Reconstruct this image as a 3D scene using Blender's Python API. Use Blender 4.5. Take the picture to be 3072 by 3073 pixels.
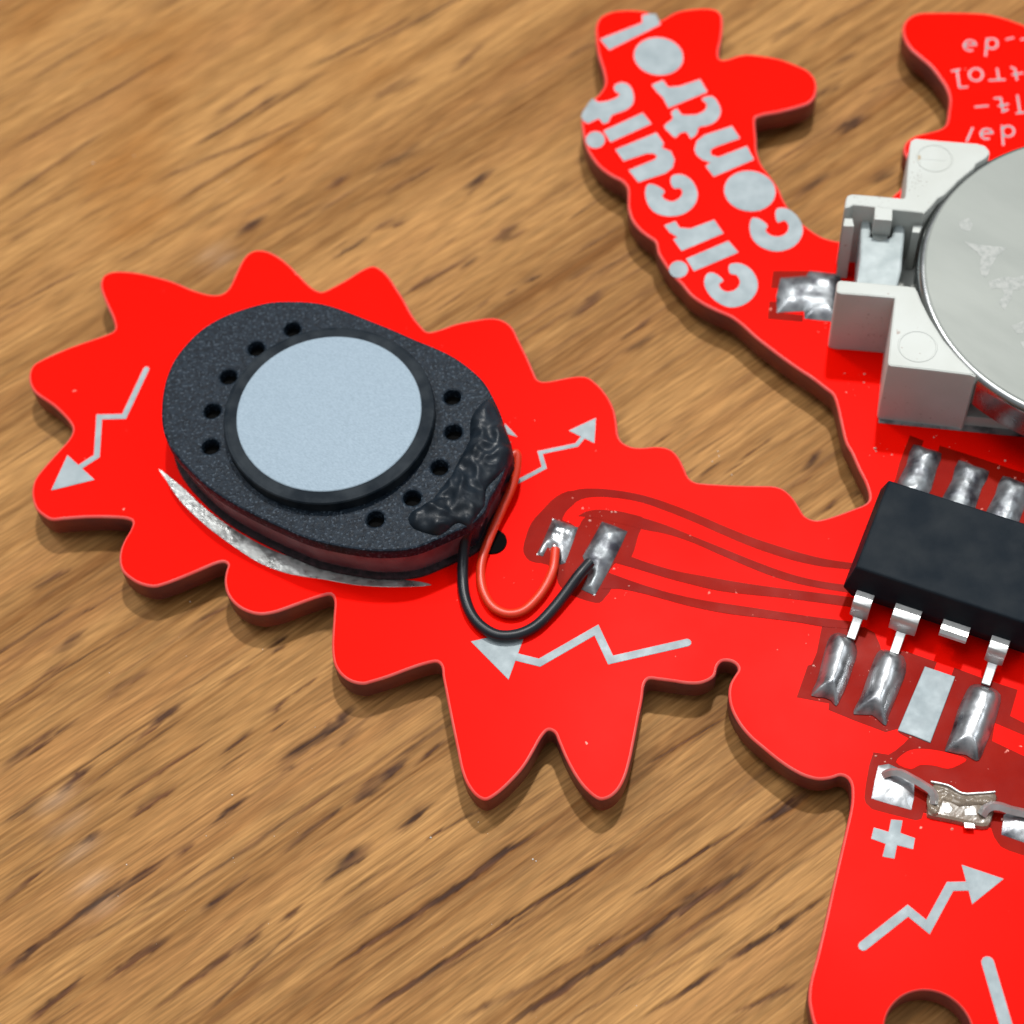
import bpy, bmesh, math, random
import numpy as np
from mathutils import Vector, noise
from mathutils.geometry import tessellate_polygon, delaunay_2d_cdt

# ------------------------------------------------------------------ scene, camera, light
for o in list(bpy.data.objects): bpy.data.objects.remove(o)
S = bpy.context.scene
COL = S.collection
MM = 0.001
random.seed(5); RNG = np.random.default_rng(11)

TH, FPX, ROLL, SC = math.radians(31), 5800.0, math.radians(6), 55.0
B = 2.2           # top face of the circuit board above the table, in millimetres
BB = 0.66          # its under side (it stands on its solder joints)
FW = np.array([0, math.sin(TH), -math.cos(TH)])
UP0 = np.array([0, math.cos(TH), math.sin(TH)]); X0 = np.array([1., 0, 0])
RT = math.cos(ROLL)*X0 - math.sin(ROLL)*UP0
UP = math.cos(ROLL)*UP0 + math.sin(ROLL)*X0
CP = np.array([0, 0, 2.2]) - FW*(FPX/SC)

def P(u, v, z):
    """where the line of sight measured in the photograph meets the level z (mm)"""
    d = FW*FPX + RT*(u-1536) + UP*(1536.5-v)
    t = (z-CP[2])/d[2]
    q = CP + d*t
    return (float(q[0]), float(q[1]))

cam = bpy.data.cameras.new('camera'); co = bpy.data.objects.new('camera', cam); COL.objects.link(co)
from mathutils import Matrix
M3 = Matrix(((RT[0], UP[0], -FW[0]), (RT[1], UP[1], -FW[1]), (RT[2], UP[2], -FW[2])))
co.matrix_world = Matrix.Translation(Vector(CP*MM)) @ M3.to_4x4()
cam.sensor_width = 36; cam.lens = 36*FPX/3072; cam.clip_start = 0.005; cam.clip_end = 20
cam.dof.use_dof = True; cam.dof.focus_distance = 0.0985; cam.dof.aperture_fstop = 52
S.camera = co
S.render.resolution_x = S.render.resolution_y = 1024

W = bpy.data.worlds.new('World'); S.world = W; W.use_nodes = True
nt = W.node_tree
bg = nt.nodes['Background']
tc = nt.nodes.new('ShaderNodeTexCoord'); sx = nt.nodes.new('ShaderNodeSeparateXYZ')
rp = nt.nodes.new('ShaderNodeValToRGB')
nt.links.new(tc.outputs['Generated'], sx.inputs[0]); nt.links.new(sx.outputs['Z'], rp.inputs[0])
rp.color_ramp.elements[0].position = 0.0; rp.color_ramp.elements[0].color = (.10, .095, .09, 1)
rp.color_ramp.elements[1].position = 0.55; rp.color_ramp.elements[1].color = (.46, .48, .50, 1)
nt.links.new(rp.outputs[0], bg.inputs[0]); bg.inputs[1].default_value = 0.74

def area(name, loc, size, power, color=(1, 1, 1), target=(0, 0, 0), sy=None):
    l = bpy.data.lights.new(name, 'AREA'); l.energy = power; l.color = color
    l.shape = 'RECTANGLE'; l.size = size; l.size_y = sy or size
    o = bpy.data.objects.new(name, l); COL.objects.link(o); o.location = loc
    o.rotation_euler = (Vector(target)-Vector(loc)).to_track_quat('-Z', 'Y').to_euler()
    return o
area('key_lamp', (0.14, 0.45, 1.05), .05, 8.8, (1, .98, .94))
area('second_lamp', (-0.45, 0.55, 1.1), .12, 2.8, (1, .985, .96))
area('ceiling_panel', (-0.35, 0.15, 1.5), .8, 6.2, (.97, .985, 1), sy=.7)
area('far_panel', (-0.75, 1.0, 1.5), 0.9, 2.0, (.97, .985, 1), sy=.8)
area('window_light', (1.1, 0.1, 1.2), .5, 3.0, (.92, .97, 1))
S.view_settings.view_transform = 'Standard'; S.view_settings.look = 'None'
S.view_settings.exposure = 0.38; S.view_settings.gamma = 1
S.render.engine = 'CYCLES'
S.cycles.max_bounces = 8

# ------------------------------------------------------------------ helpers
TILE = dict(A=(0, 700, .5303), B=(900, 900, .5303), C=(1700, 0, .5303), D=(2300, 0, .39979), E=(2272, 600, .41429),
            F=(2272, 1300, .41429), G=(2272, 1900, .41429), H=(2272, 2400, .41429), I=(900, 1700, .5303),
            J=(100, 1500, .5303), L=(600, 600, .5303), M=(1700, 1300, .5303), N=(1700, 1900, .5303),
            O=(0, 0, .79545), V=(0, 1900, .6072), W=(1000, 2100, .79545), X=(2560, 300, .26515),
            Y=(2560, 800, .26515), Z=(2560, 2160, .26515), p=(0, 0, 1))
def T(t, pts):
    a, b, k = TILE[t]
    return [(a+k*x, b+k*y) for x, y in pts]
def W2(pts, z): return [P(u, v, z) for u, v in pts]
def TW(t, pts, z): return W2(T(t, pts), z)

def smooth(pts, n=4, closed=True, corner=()):
    """Catmull-Rom through the points"""
    out = []; N = len(pts); rng_ = range(N if closed else N-1)
    for i in rng_:
        p0 = pts[(i-1) % N] if closed or i > 0 else pts[0]
        p1 = pts[i]; p2 = pts[(i+1) % N]
        p3 = pts[(i+2) % N] if closed or i+2 < N else pts[-1]
        p0, p1, p2, p3 = map(np.array, (p0, p1, p2, p3))
        d = [max(1e-6, np.linalg.norm(b-a))**.5 for a, b in ((p0, p1), (p1, p2), (p2, p3))]
        for k in range(n):
            t = k/n
            m1 = (p2-p1)*1.0; m2 = (p2-p1)*1.0
            if d[0] > 1e-3: m1 = (p1-p0)/d[0] - (p2-p0)/(d[0]+d[1]) + (p2-p1)/d[1]; m1 = m1*d[1]
            if d[2] > 1e-3: m2 = (p2-p1)/d[1] - (p3-p1)/(d[1]+d[2]) + (p3-p2)/d[2]; m2 = m2*d[1]
            h = (2*t**3-3*t**2+1)*p1 + (t**3-2*t**2+t)*m1 + (-2*t**3+3*t**2)*p2 + (t**3-t**2)*m2
            out.append(tuple(float(c) for c in h))
    if not closed: out.append(tuple(float(c) for c in pts[-1]))
    return out
def area2(p): return sum(p[i-1][0]*p[i][1]-p[i][0]*p[i-1][1] for i in range(len(p)))/2
def ccw(p): return list(p) if area2(p) > 0 else list(reversed(p))
def offset(p, d):
    """move a counter-clockwise outline inwards by d"""
    n = len(p); out = []
    for i in range(n):
        a = np.array(p[i-1]); b = np.array(p[i]); c = np.array(p[(i+1) % n])
        e1 = b-a; e2 = c-b
        e1 = e1/(np.linalg.norm(e1)+1e-9); e2 = e2/(np.linalg.norm(e2)+1e-9)
        n1 = np.array([-e1[1], e1[0]]); n2 = np.array([-e2[1], e2[0]])
        m = n1+n2; L = np.linalg.norm(m)
        if L < 1e-6: m = n1; L = 1
        m = m/L; k = 1/max(.45, float(m@n1))
        q = b+m*d*k; out.append((float(q[0]), float(q[1])))
    return out
def shade(me, sharp):
    me.update(); me.set_sharp_from_angle(angle=math.radians(sharp))
    me.polygons.foreach_set('use_smooth', [abs(p.normal.z) < .999 for p in me.polygons]); me.update()
def link_mesh(name, verts, faces, m, parent=None, sharp=35, flat=False, recalc=True):
    off = parent_origin(parent)
    me = bpy.data.meshes.new(name)
    me.from_pydata([((x-off[0])*MM, (y-off[1])*MM, (z-off[2])*MM) for x, y, z in verts], [], faces)
    if recalc:
        bm = bmesh.new(); bm.from_mesh(me); bmesh.ops.remove_doubles(bm, verts=bm.verts, dist=1e-8)
        bmesh.ops.recalc_face_normals(bm, faces=bm.faces); bm.to_mesh(me); bm.free()
    if not flat: shade(me, sharp)
    me.materials.append(m); me.update()
    o = bpy.data.objects.new(name, me); COL.objects.link(o)
    if parent is not None: o.parent = parent
    return o
ORIGIN = {}
def parent_origin(p):
    x = [0., 0., 0.]
    while p is not None:
        x = [x[i]+p.location[i]/MM for i in range(3)]; p = p.parent
    return x
def tag(o, label=None, cat=None, kind=None, group=None):
    for k, v in (('label', label), ('category', cat), ('kind', kind), ('group', group)):
        if v: o[k] = v
    return o
def prism(name, outline, z0, z1, m, parent, bev=0.0, holes=(), draft=0.0, jitter=0, label=None, bottom=False):
    """upright solid with a rounded top edge; outline is world xy (mm)"""
    p = ccw(outline); V = []; Fc = []
    lv = [(draft*-1.0, z0)] if draft else [(0, z0)]
    if bev > 0: lv += [(0, z1-bev), (bev*.3, z1-bev*.3), (bev, z1)]
    else: lv += [(0, z1)]
    n = len(p); rings = []
    for d, z in lv:
        q = offset(p, d) if d else p
        rings.append(len(V)); V += [(x, y, z) for x, y in q]
    for a, b in zip(rings, rings[1:]):
        for i in range(n):
            j = (i+1) % n; Fc.append((a+i, a+j, b+j, b+i))
    top = [Vector(V[rings[-1]+i]) for i in range(n)]
    loops = [top]; idx = [rings[-1]+i for i in range(n)]
    for h in holes:
        h = ccw(h); k = len(h); r = []
        hl = [(0, z0)] + ([(0, z1-bev), (-bev*.3, z1-bev*.3), (-bev, z1)] if bev else [(0, z1)])
        for d, z in hl:
            r.append(len(V)); V += [(x, y, z) for x, y in (offset(h, d) if d else h)]
        for a, b in zip(r, r[1:]):
            for i in range(k):
                j = (i+1) % k; Fc.append((a+i, b+i, b+j, a+j))
        loops.append([Vector(V[r[-1]+i]) for i in range(k)]); idx += [r[-1]+i for i in range(k)]
    for t in tessellate_polygon(loops): Fc.append(tuple(idx[i] for i in t))
    if bottom: 
        base = [Vector(V[i]) for i in range(n)]
        for t in tessellate_polygon([base]): Fc.append(tuple(t))
    o = link_mesh(name, V, Fc, m, parent)
    if label: o['label'] = label
    return o
def stroke(pts, w, cap=True):
    """outline of a pen stroke through pts (mm)"""
    pts = [np.array(p, float) for p in pts]; Lf = []; Rt = []; n = len(pts)
    for i, p in enumerate(pts):
        if i == 0: d = pts[1]-p
        elif i == n-1: d = p-pts[i-1]
        else:
            a = p-pts[i-1]; b = pts[i+1]-p; a /= np.linalg.norm(a); b /= np.linalg.norm(b); d = a+b
        d = d/np.linalg.norm(d); nn = np.array([-d[1], d[0]]); k = 1
        if 0 < i < n-1:
            a = p-pts[i-1]; a /= np.linalg.norm(a); k = 1/max(.5, abs(float(nn@np.array([-a[1], a[0]]))))
        Lf.append(tuple(p+nn*w/2*k)); Rt.append(tuple(p-nn*w/2*k))
    out = list(Lf)
    def cp(p, d):
        d = d/np.linalg.norm(d); a0 = math.atan2(d[1], d[0])
        return [(p[0]+w/2*math.cos(a0+t), p[1]+w/2*math.sin(a0+t)) for t in (1.1, .6, 0, -.6, -1.1)]
    if cap: out += cp(pts[-1], pts[-1]-pts[-2])
    out += Rt[::-1]
    if cap: out += cp(pts[0], pts[0]-pts[1])
    return out
def inside(p, x, y):
    c = False; n = len(p); j = n-1
    for i in range(n):
        xi, yi = p[i]; xj, yj = p[j]
        if (yi > y) != (yj > y) and x < (xj-xi)*(y-yi)/(yj-yi)+xi: c = not c
        j = i
    return c
def edge_dist(P_, xy):
    A = np.array(P_); Bq = np.roll(A, -1, 0); d = Bq-A; L = (d**2).sum(1)+1e-12
    t = np.clip((((xy[:, None, :]-A[None])*d[None]).sum(2))/L[None], 0, 1)
    q = A[None]+t[..., None]*d[None]
    return np.sqrt(((xy[:, None, :]-q)**2).sum(2)).min(1)
def mound(name, outline, zb, h, w, m, parent, res=.12, nz=.0, nscale=1.5, zf=None, seed=0, tip=0, label=None, dome=False):
    """a blob with a rounded edge: solder or glue; w = width of the rounded rim"""
    p = ccw(outline); A = np.array(p)
    lo = A.min(0); hi = A.max(0)
    gx = np.arange(lo[0], hi[0], res); gy = np.arange(lo[1], hi[1], res*.87)
    pts = []
    for j, y in enumerate(gy):
        for x in gx:
            xx = x+(res/2 if j % 2 else 0)
            if inside(p, xx, y): pts.append((xx, y))
    if not pts: pts = [tuple(A.mean(0))]
    G = np.array(pts); D = edge_dist(p, G); k = D > res*.45; G = G[k]; D = D[k]
    dense = []
    for i in range(len(p)):
        a = np.array(p[i]); b = np.array(p[(i+1) % len(p)]); L = np.linalg.norm(b-a); q = max(1, int(L/res))
        for s in range(q): dense.append(tuple(a+(b-a)*s/q))
    nb = len(dense)
    vs = [Vector(v) for v in dense]+[Vector((g[0], g[1])) for g in G]
    r = delaunay_2d_cdt(vs, [(i, (i+1) % nb) for i in range(nb)], [], 1, 1e-5)
    vo, fo = r[0], r[2]
    XY = np.array([(v.x, v.y) for v in vo]); D = edge_dist(p, XY)
    t = np.clip(D/w, 0, 1); hh = (t*(2-t)*.92+.08*(t > 0)) if dome else np.sqrt(np.clip(1-(1-t)**2, 0, 1))
    V = []
    for (x, y), a in zip(XY, hh):
        q = Vector((x*nscale, y*nscale, seed*7.3))
        nn = noise.noise(q)*.6+noise.noise(q*2.3)*.4
        rid = 1-abs(noise.noise(q*1.3+Vector((5, 9, 1))))*2.2
        V.append((x, y, zb+a*(h+nz*(nn+.5*rid*(1 if tip else 0)))))
    low = [(x, y, zb-.05) for x, y in XY]
    o = link_mesh(name, V, [tuple(f) for f in fo], m, parent, sharp=80)
    if label: o['label'] = label
    return o
def tube(name, path, rad, m, parent, seg=12, caps=True, label=None):
    pts = [np.array(p, float) for p in path]; V = []; Fc = []; n = len(pts)
    rads = rad if isinstance(rad, (list, tuple)) else [rad]*n
    up = np.array([0, 0, 1.])
    for i, p in enumerate(pts):
        d = pts[min(i+1, n-1)]-pts[max(i-1, 0)]; d /= np.linalg.norm(d)
        a = np.cross(d, up); a = a/np.linalg.norm(a) if np.linalg.norm(a) > .05 else np.array([1., 0, 0]); b = np.cross(a, d)
        for k in range(seg):
            t = 2*math.pi*k/seg; V.append(tuple(p+rads[i]*(math.cos(t)*a+math.sin(t)*b)))
    for i in range(n-1):
        for k in range(seg):
            j = (k+1) % seg; Fc.append((i*seg+k, i*seg+j, (i+1)*seg+j, (i+1)*seg+k))
    Fc.append(tuple(range(seg))[::-1]); Fc.append(tuple((n-1)*seg+k for k in range(seg)))
    o = link_mesh(name, V, Fc, m, parent, sharp=60)
    if label: o['label'] = label
    return o
def lathe(name, c, prof, m, parent, seg=96, label=None):
    V = []; Fc = []; n = len(prof)
    for r, z in prof:
        for k in range(seg):
            t = 2*math.pi*k/seg; V.append((c[0]+r*math.cos(t), c[1]+r*math.sin(t), z))
    for i in range(n-1):
        for k in range(seg):
            j = (k+1) % seg; Fc.append((i*seg+k, i*seg+j, (i+1)*seg+j, (i+1)*seg+k))
    Fc.append(tuple((n-1)*seg+k for k in range(seg)))
    o = link_mesh(name, V, Fc, m, parent, sharp=30)
    if label: o['label'] = label
    return o
def circle(c, r, n=40): return [(c[0]+r*math.cos(2*math.pi*k/n), c[1]+r*math.sin(2*math.pi*k/n)) for k in range(n)]
def fit_circle(pts):
    A = np.array([[x, y, 1] for x, y in pts]); b = np.array([x*x+y*y for x, y in pts])
    s = np.linalg.lstsq(A, b, rcond=None)[0]; c = s[:2]/2
    return (float(c[0]), float(c[1])), float(math.sqrt(s[2]+c@c))
def sheet(name, path, widths, thick, m, parent, label=None):
    """bent metal strip: path of 3D points, width per point, in mm"""
    pts = [np.array(p, float) for p in path]; V = []; Fc = []; n = len(pts)
    side = None
    for i, p in enumerate(pts):
        d = pts[min(i+1, n-1)]-pts[max(i-1, 0)]; d /= np.linalg.norm(d)
        h = pts[-1]-pts[0]; h[2] = 0; h /= np.linalg.norm(h); side = np.array([-h[1], h[0], 0])
        nn = np.cross(side, d); nn /= np.linalg.norm(nn); nn = -nn if nn[2] < 0 or (abs(nn[2]) < .2 and nn@h < 0) else nn
        w = widths[i]/2
        for a, b in ((-w, -thick/2), (w, -thick/2), (w, thick/2), (-w, thick/2)): V.append(tuple(p+side*a+nn*b))
    for i in range(n-1):
        for k in range(4):
            j = (k+1) % 4; Fc.append((i*4+k, i*4+j, (i+1)*4+j, (i+1)*4+k))
    Fc.append((0, 1, 2, 3)); Fc.append(tuple((n-1)*4+k for k in range(4)))
    o = link_mesh(name, V, Fc, m, parent, sharp=40)
    md = o.modifiers.new('bevel', 'BEVEL'); md.width = .04*MM; md.segments = 2; md.limit_method = 'ANGLE'
    if label: o['label'] = label
    return o

# ------------------------------------------------------------------ materials
def mat(name, col, rough=.5, metal=0., spec=.5, var=None, vscale=300, vdet=4, bump=0., bscale=2000, bdist=.02, coat=0., rvar=0., ramp=None,
        specks=None, stretch=None, trans=0.):
    """procedural Principled material; var = second colour mixed in by noise; scales are per metre"""
    if name not in ('red_solder_mask', 'mask_rim_highlight', 'bare_laminate_under_mask', 'red_insulation'):
        col = tuple(c/1.3 for c in col); var = tuple(c/1.3 for c in var) if var else None
    m = bpy.data.materials.new(name); m.use_nodes = True; n = m.node_tree.nodes; l = m.node_tree.links
    b = n['Principled BSDF']; b.inputs['Roughness'].default_value = rough; b.inputs['Metallic'].default_value = metal
    b.inputs['Specular IOR Level'].default_value = spec; b.inputs['Base Color'].default_value = (*col, 1)
    b.inputs['Coat Weight'].default_value = coat; b.inputs['Coat Roughness'].default_value = .15
    b.inputs['Transmission Weight'].default_value = trans
    tcn = n.new('ShaderNodeTexCoord'); src = tcn.outputs['Object']
    if stretch:
        mr_ = n.new('ShaderNodeMapping'); mr_.inputs['Rotation'].default_value = (0, 0, stretch[1]); l.new(src, mr_.inputs[0])
        mp = n.new('ShaderNodeMapping'); mp.inputs['Scale'].default_value = (1, stretch[0], 1)
        l.new(mr_.outputs[0], mp.inputs[0]); src = mp.outputs[0]
    last = None
    if var:
        t = n.new('ShaderNodeTexNoise'); t.inputs['Scale'].default_value = vscale; t.inputs['Detail'].default_value = vdet; l.new(src, t.inputs['Vector'])
        r = n.new('ShaderNodeValToRGB'); a, c = ramp or (.35, .65)
        r.color_ramp.elements[0].position = a; r.color_ramp.elements[1].position = c
        r.color_ramp.elements[0].color = (*col, 1); r.color_ramp.elements[1].color = (*var, 1)
        l.new(t.outputs['Fac'], r.inputs[0]); last = r.outputs[0]
    if specks:
        sc, thr, scol = specks
        t = n.new('ShaderNodeTexNoise'); t.inputs['Scale'].default_value = sc; t.inputs['Detail'].default_value = 2; l.new(tcn.outputs['Object'], t.inputs['Vector'])
        r = n.new('ShaderNodeValToRGB'); r.color_ramp.elements[0].position = thr; r.color_ramp.elements[1].position = thr+.03
        l.new(t.outputs['Fac'], r.inputs[0])
        mx = n.new('ShaderNodeMix'); mx.data_type = 'RGBA'; l.new(r.outputs[0], mx.inputs['Factor'])
        mx.inputs['A'].default_value = (*col, 1); mx.inputs['B'].default_value = (*scol, 1)
        if last: l.new(last, mx.inputs['A'])
        last = mx.outputs['Result']
    if last: l.new(last, b.inputs['Base Color'])
    if rvar:
        t = n.new('ShaderNodeTexNoise'); t.inputs['Scale'].default_value = vscale*1.7; t.inputs['Detail'].default_value = 5; l.new(src, t.inputs['Vector'])
        mr = n.new('ShaderNodeMapRange'); mr.inputs['To Min'].default_value = rough-rvar; mr.inputs['To Max'].default_value = rough+rvar
        mr.inputs['From Min'].default_value = .3; mr.inputs['From Max'].default_value = .7
        l.new(t.outputs['Fac'], mr.inputs[0]); l.new(mr.outputs[0], b.inputs['Roughness'])
    if bump:
        t = n.new('ShaderNodeTexNoise'); t.inputs['Scale'].default_value = bscale; t.inputs['Detail'].default_value = 3; l.new(src, t.inputs['Vector'])
        bp = n.new('ShaderNodeBump'); bp.inputs['Strength'].default_value = bump; bp.inputs['Distance'].default_value = bdist*MM
        l.new(t.outputs['Fac'], bp.inputs['Height']); l.new(bp.outputs[0], b.inputs['Normal'])
    return m
RED = mat('red_solder_mask', (.88, .0035, .0004), .34, 0, .018, var=(.66, .003, .0006), vscale=70, bump=.05, bscale=700, bdist=.02, rvar=.035,
          specks=(1900, .765, (.85, .25, .2)))
RIM = mat('mask_rim_highlight', (.70, .050, .040), .38, 0, .9, var=(.60, .09, .075), vscale=700, bump=.3, bscale=2500, bdist=.02, rvar=.1)  # pinkish highlight along the bevelled edges, painted into the mask colour
EDGE = mat('routed_edge', (.27, .040, .026), .5, 0, .4, var=(.16, .030, .034), vscale=500, bump=.3, bscale=2500)
DARK = mat('bare_laminate_under_mask', (.19, .003, .0008), .36, 0, .02, var=(.24, .008, .003), vscale=260, bump=.2, bscale=1500, rvar=.08,
           specks=(2300, .72, (.62, .2, .16)))
TIN = mat('tinned_print', (.335, .385, .405), .55, .15, .2, var=(.27, .32, .34), vscale=900, bump=.5, bscale=5000, bdist=.01, rvar=.1)
SOLDER = mat('solder', (.47, .485, .50), .33, .85, .5, var=(.07, .07, .085), vscale=800, ramp=(.48, .70), bump=.14, bscale=1500, bdist=.05, rvar=.12)
SOLDERA = mat('grainy_tin', (.44, .45, .44), .36, .9, .5, var=(.10, .10, .10), vscale=900, ramp=(.48, .75), bump=.6, bscale=3500, bdist=.04, rvar=.12)
SOLDERD = mat('dull_solder', (.27, .29, .305), .44, .75, .5, var=(.06, .06, .075), vscale=1100, ramp=(.42, .7), bump=.4, bscale=1700, bdist=.05, rvar=.14)
LEG = mat('tinned_leg', (.74, .755, .75), .36, .8, .5, var=(.60, .61, .60), vscale=1500, bump=.25, bscale=4000)
BLACK = mat('speaker_plastic', (.004, .008, .014), .45, 0, .09, var=(.013, .022, .034), vscale=4200, bump=.9, bscale=6500, bdist=.03, rvar=.1, specks=(6500, .60, (.036, .050, .066)))
RING = mat('speaker_yoke', (.007, .012, .018), .5, 0, .05, var=(.026, .033, .04), vscale=900, bump=.3, bscale=4000, bdist=.02)
HOLE = mat('deep_hole', (.001, .001, .001), .9, 0, .1, var=(.002, .002, .002))
GLUE = mat('black_glue', (.005, .009, .014), .42, 0, .25, var=(.012, .019, .028), vscale=600, bump=.5, bscale=1800, bdist=.08, rvar=.1)
SIDE = mat('speaker_side', (.13, .045, .055), .4, 0, .5, var=(.20, .10, .11), vscale=900, bump=.5, bscale=2500)  # black plastic; the board's red reflection is painted in as maroon
FELT = mat('dark_gasket', (.02, .016, .018), .9, 0, .2, var=(.05, .03, .035), vscale=3000, bump=1., bscale=5000, bdist=.1)
DISC = mat('brushed_magnet_plate', (.295, .375, .445), .6, .2, .25, var=(.23, .30, .36), vscale=6500, ramp=(.3, .7), bump=.45, bscale=9000, bdist=.01, rvar=.13, stretch=(2.2, .6))
CHIP = mat('chip_resin', (.007, .012, .018), .55, 0, .05, var=(.017, .022, .027), vscale=500, bump=.35, bscale=7000, bdist=.012, rvar=.06)
WHITE = mat('ivory_plastic', (.555, .58, .55), .45, 0, .3, var=(.51, .53, .495), vscale=350, bump=.2, bscale=3500, bdist=.02, specks=(2600, .70, (.30, .26, .23)))
STEEL = mat('battery_rim_steel', (.55, .56, .55), .26, 1., .5, var=(.42, .43, .43), vscale=500, bump=.15, bscale=2500, rvar=.06)
COIN = mat('battery_steel', (.315, .335, .31), .42, .10, .2, var=(.255, .275, .255), vscale=110, ramp=(.3, .75), bump=.22, bscale=2500, bdist=.01, rvar=.08, stretch=(3, .8))
MARK = mat('engraving', (.40, .41, .39), .62, .2, .5, var=(.30, .32, .30), vscale=3500, bump=1., bscale=6000, bdist=.03)
CLIP = mat('contact_metal', (.44, .49, .495), .5, .12, .2, var=(.34, .39, .395), vscale=900, bump=.3, bscale=3000, bdist=.02, rvar=.1)
REDW = mat('red_insulation', (.58, .030, .006), .38, 0, .5, var=(.52, .026, .005), vscale=400, bump=.2, bscale=1500)
BLKW = mat('black_insulation', (.004, .006, .010), .36, 0, .3, var=(.014, .017, .022), vscale=400, bump=.2, bscale=1500)
AMBER = mat('smoky_lens', (.50, .40, .30), .15, 0, .6, var=(.36, .28, .21), vscale=900, bump=.4, bscale=1100, bdist=.1, trans=.55)
FLUX = mat('flux_residue', (.75, .38, .32), .35, 0, .5, var=(.6, .2, .15), vscale=1500, bump=.8, bscale=3000)
DUST = mat('dust', (.75, .72, .68), .8, 0, .3, var=(.5, .47, .42), vscale=3000)

# ------------------------------------------------------------------ the oak table top (colour and pore depth per vertex)
GA = math.radians(29.8)
def axis(lo, hi, step, far, n=14):
    core = np.arange(lo, hi+step/2, step); g = np.geomspace(step*3, far, n)
    return np.concatenate([lo-g[::-1], core, hi+g])
sa = axis(-43, 57, .36, 330); ta = axis(-43, 61, .062, 330)
SG, TG = np.meshgrid(sa, ta)                       # rows = across the grain
def vnoise(s, t, fs, ft, seed):
    r = np.random.default_rng(seed); n = 256; tab = r.random((n, n))
    x = s*fs+1000; y = t*ft+1000; xi = np.floor(x).astype(int); yi = np.floor(y).astype(int)
    fx = x-xi; fy = y-yi; fx = fx*fx*(3-2*fx); fy = fy*fy*(3-2*fy)
    a = tab[yi % n, xi % n]; b = tab[yi % n, (xi+1) % n]; c = tab[(yi+1) % n, xi % n]; d = tab[(yi+1) % n, (xi+1) % n]
    return (a*(1-fx)+b*fx)*(1-fy)+(c*(1-fx)+d*fx)*fy
warp = (vnoise(SG, TG, .04, .05, 3)-.5)*.7 + (vnoise(SG, TG, .12, .3, 4)-.5)*.18
TW_ = TG+warp-(.040+.0008*np.clip(TG, -45, 62))*np.clip(SG, -60, 70)
fib = (vnoise(SG, TW_, .05, 2.6, 5)-.5)*.8+(vnoise(SG, TW_, .13, 5.6, 6)-.5)*1.0+(vnoise(SG, TW_, .22, 8.5, 16)-.5)*.9
mid = (vnoise(SG, TW_, .03, .8, 7)-.5)+(vnoise(SG, TW_, .05, 1.7, 8)-.5)*.8
big = (vnoise(SG, TW_, .03, .09, 9)-.5)+(vnoise(SG, TW_, .02, .25, 10)-.5)
spk = (vnoise(SG, TW_, 1.2, 5.0, 12)-.5)
light = np.array([.440, .228, .077]); tan_ = np.array([.180, .073, .018]); brown = np.array([.115, .044, .020]); darkp = np.array([.034, .014, .010])
grey = np.array([.11, .06, .045])
mixv = np.clip(.62+.34*fib+.60*mid+.34*big+.22*spk, 0, 1)[..., None]
colr = tan_*(1-mixv)+light*mixv
# broad warm bands
bnd = np.clip((vnoise(SG, TW_, .04, .45, 21)-.56)*3.2, 0, 1)[..., None]*.42
colr = colr*(1-bnd)+np.array([.36, .165, .055])*bnd
depth = np.zeros_like(SG); dk = np.zeros_like(SG); dk2 = np.zeros_like(SG)
# small pores everywhere
rag = (vnoise(SG, TG, 2.2, 6.0, 61)-.5)+(vnoise(SG, TG, .9, 9.0, 62)-.5)*.7
halo = np.zeros_like(SG)
def seg_add(arr, s0, t0, s1, t1, w, a, nz=.5, pw=2.0):
    L = math.hypot(s1-s0, t1-t0)+1e-6
    i0 = max(0, np.searchsorted(sa, min(s0, s1)-w*2)); i1 = min(len(sa), np.searchsorted(sa, max(s0, s1)+w*2))
    j0 = max(0, np.searchsorted(ta, min(t0, t1)-w*3-.8)); j1 = min(len(ta), np.searchsorted(ta, max(t0, t1)+w*3+.8))
    if i1 <= i0 or j1 <= j0: return
    s = SG[j0:j1, i0:i1]; t = TG[j0:j1, i0:i1]
    ds, dt = (s1-s0)/L, (t1-t0)/L
    u = (s-s0)*ds+(t-t0)*dt; v = -(s-s0)*dt+(t-t0)*ds + rag[j0:j1, i0:i1]*w*.9 + (vnoise(s, t, .35, .2, 63)-.5)*w*1.2
    uu = np.clip(u/L, 0, 1); ends = np.clip(np.minimum(u, L-u)/(w*2.5+.15*L), 0, 1)
    ww = w*(.35+.65*np.sqrt(ends))*(.65+.7*vnoise(s, t, .3, .5, 64))
    f = np.exp(-np.abs(v/ww)**pw)*ends**.6*((u > 0) & (u < L))
    if L/w > 60: nz = min(nz, .25)
    mod = 1-nz*np.clip(vnoise(s, t, .9, 6.5, 31)*1.7-.45, 0, 1)
    arr[j0:j1, i0:i1] = np.maximum(arr[j0:j1, i0:i1], a*f*mod)
for k in range(2200):
    s0 = RNG.uniform(-43, 57); t0 = RNG.uniform(-43, 61); L = RNG.uniform(.7, 3.6)
    seg_add(dk2, s0, t0, s0+L, t0+RNG.normal(0, .03)*L, RNG.uniform(.025, .06), RNG.uniform(.15, .6))
for k in range(170):
    s0 = RNG.uniform(-43, 57); t0 = RNG.uniform(-43, 61); L = RNG.uniform(4, 22)
    seg_add(dk2, s0, t0, s0+L, t0+RNG.normal(0, .02)*L, RNG.uniform(.05, .10), RNG.uniform(.18, .42), .3)
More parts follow.
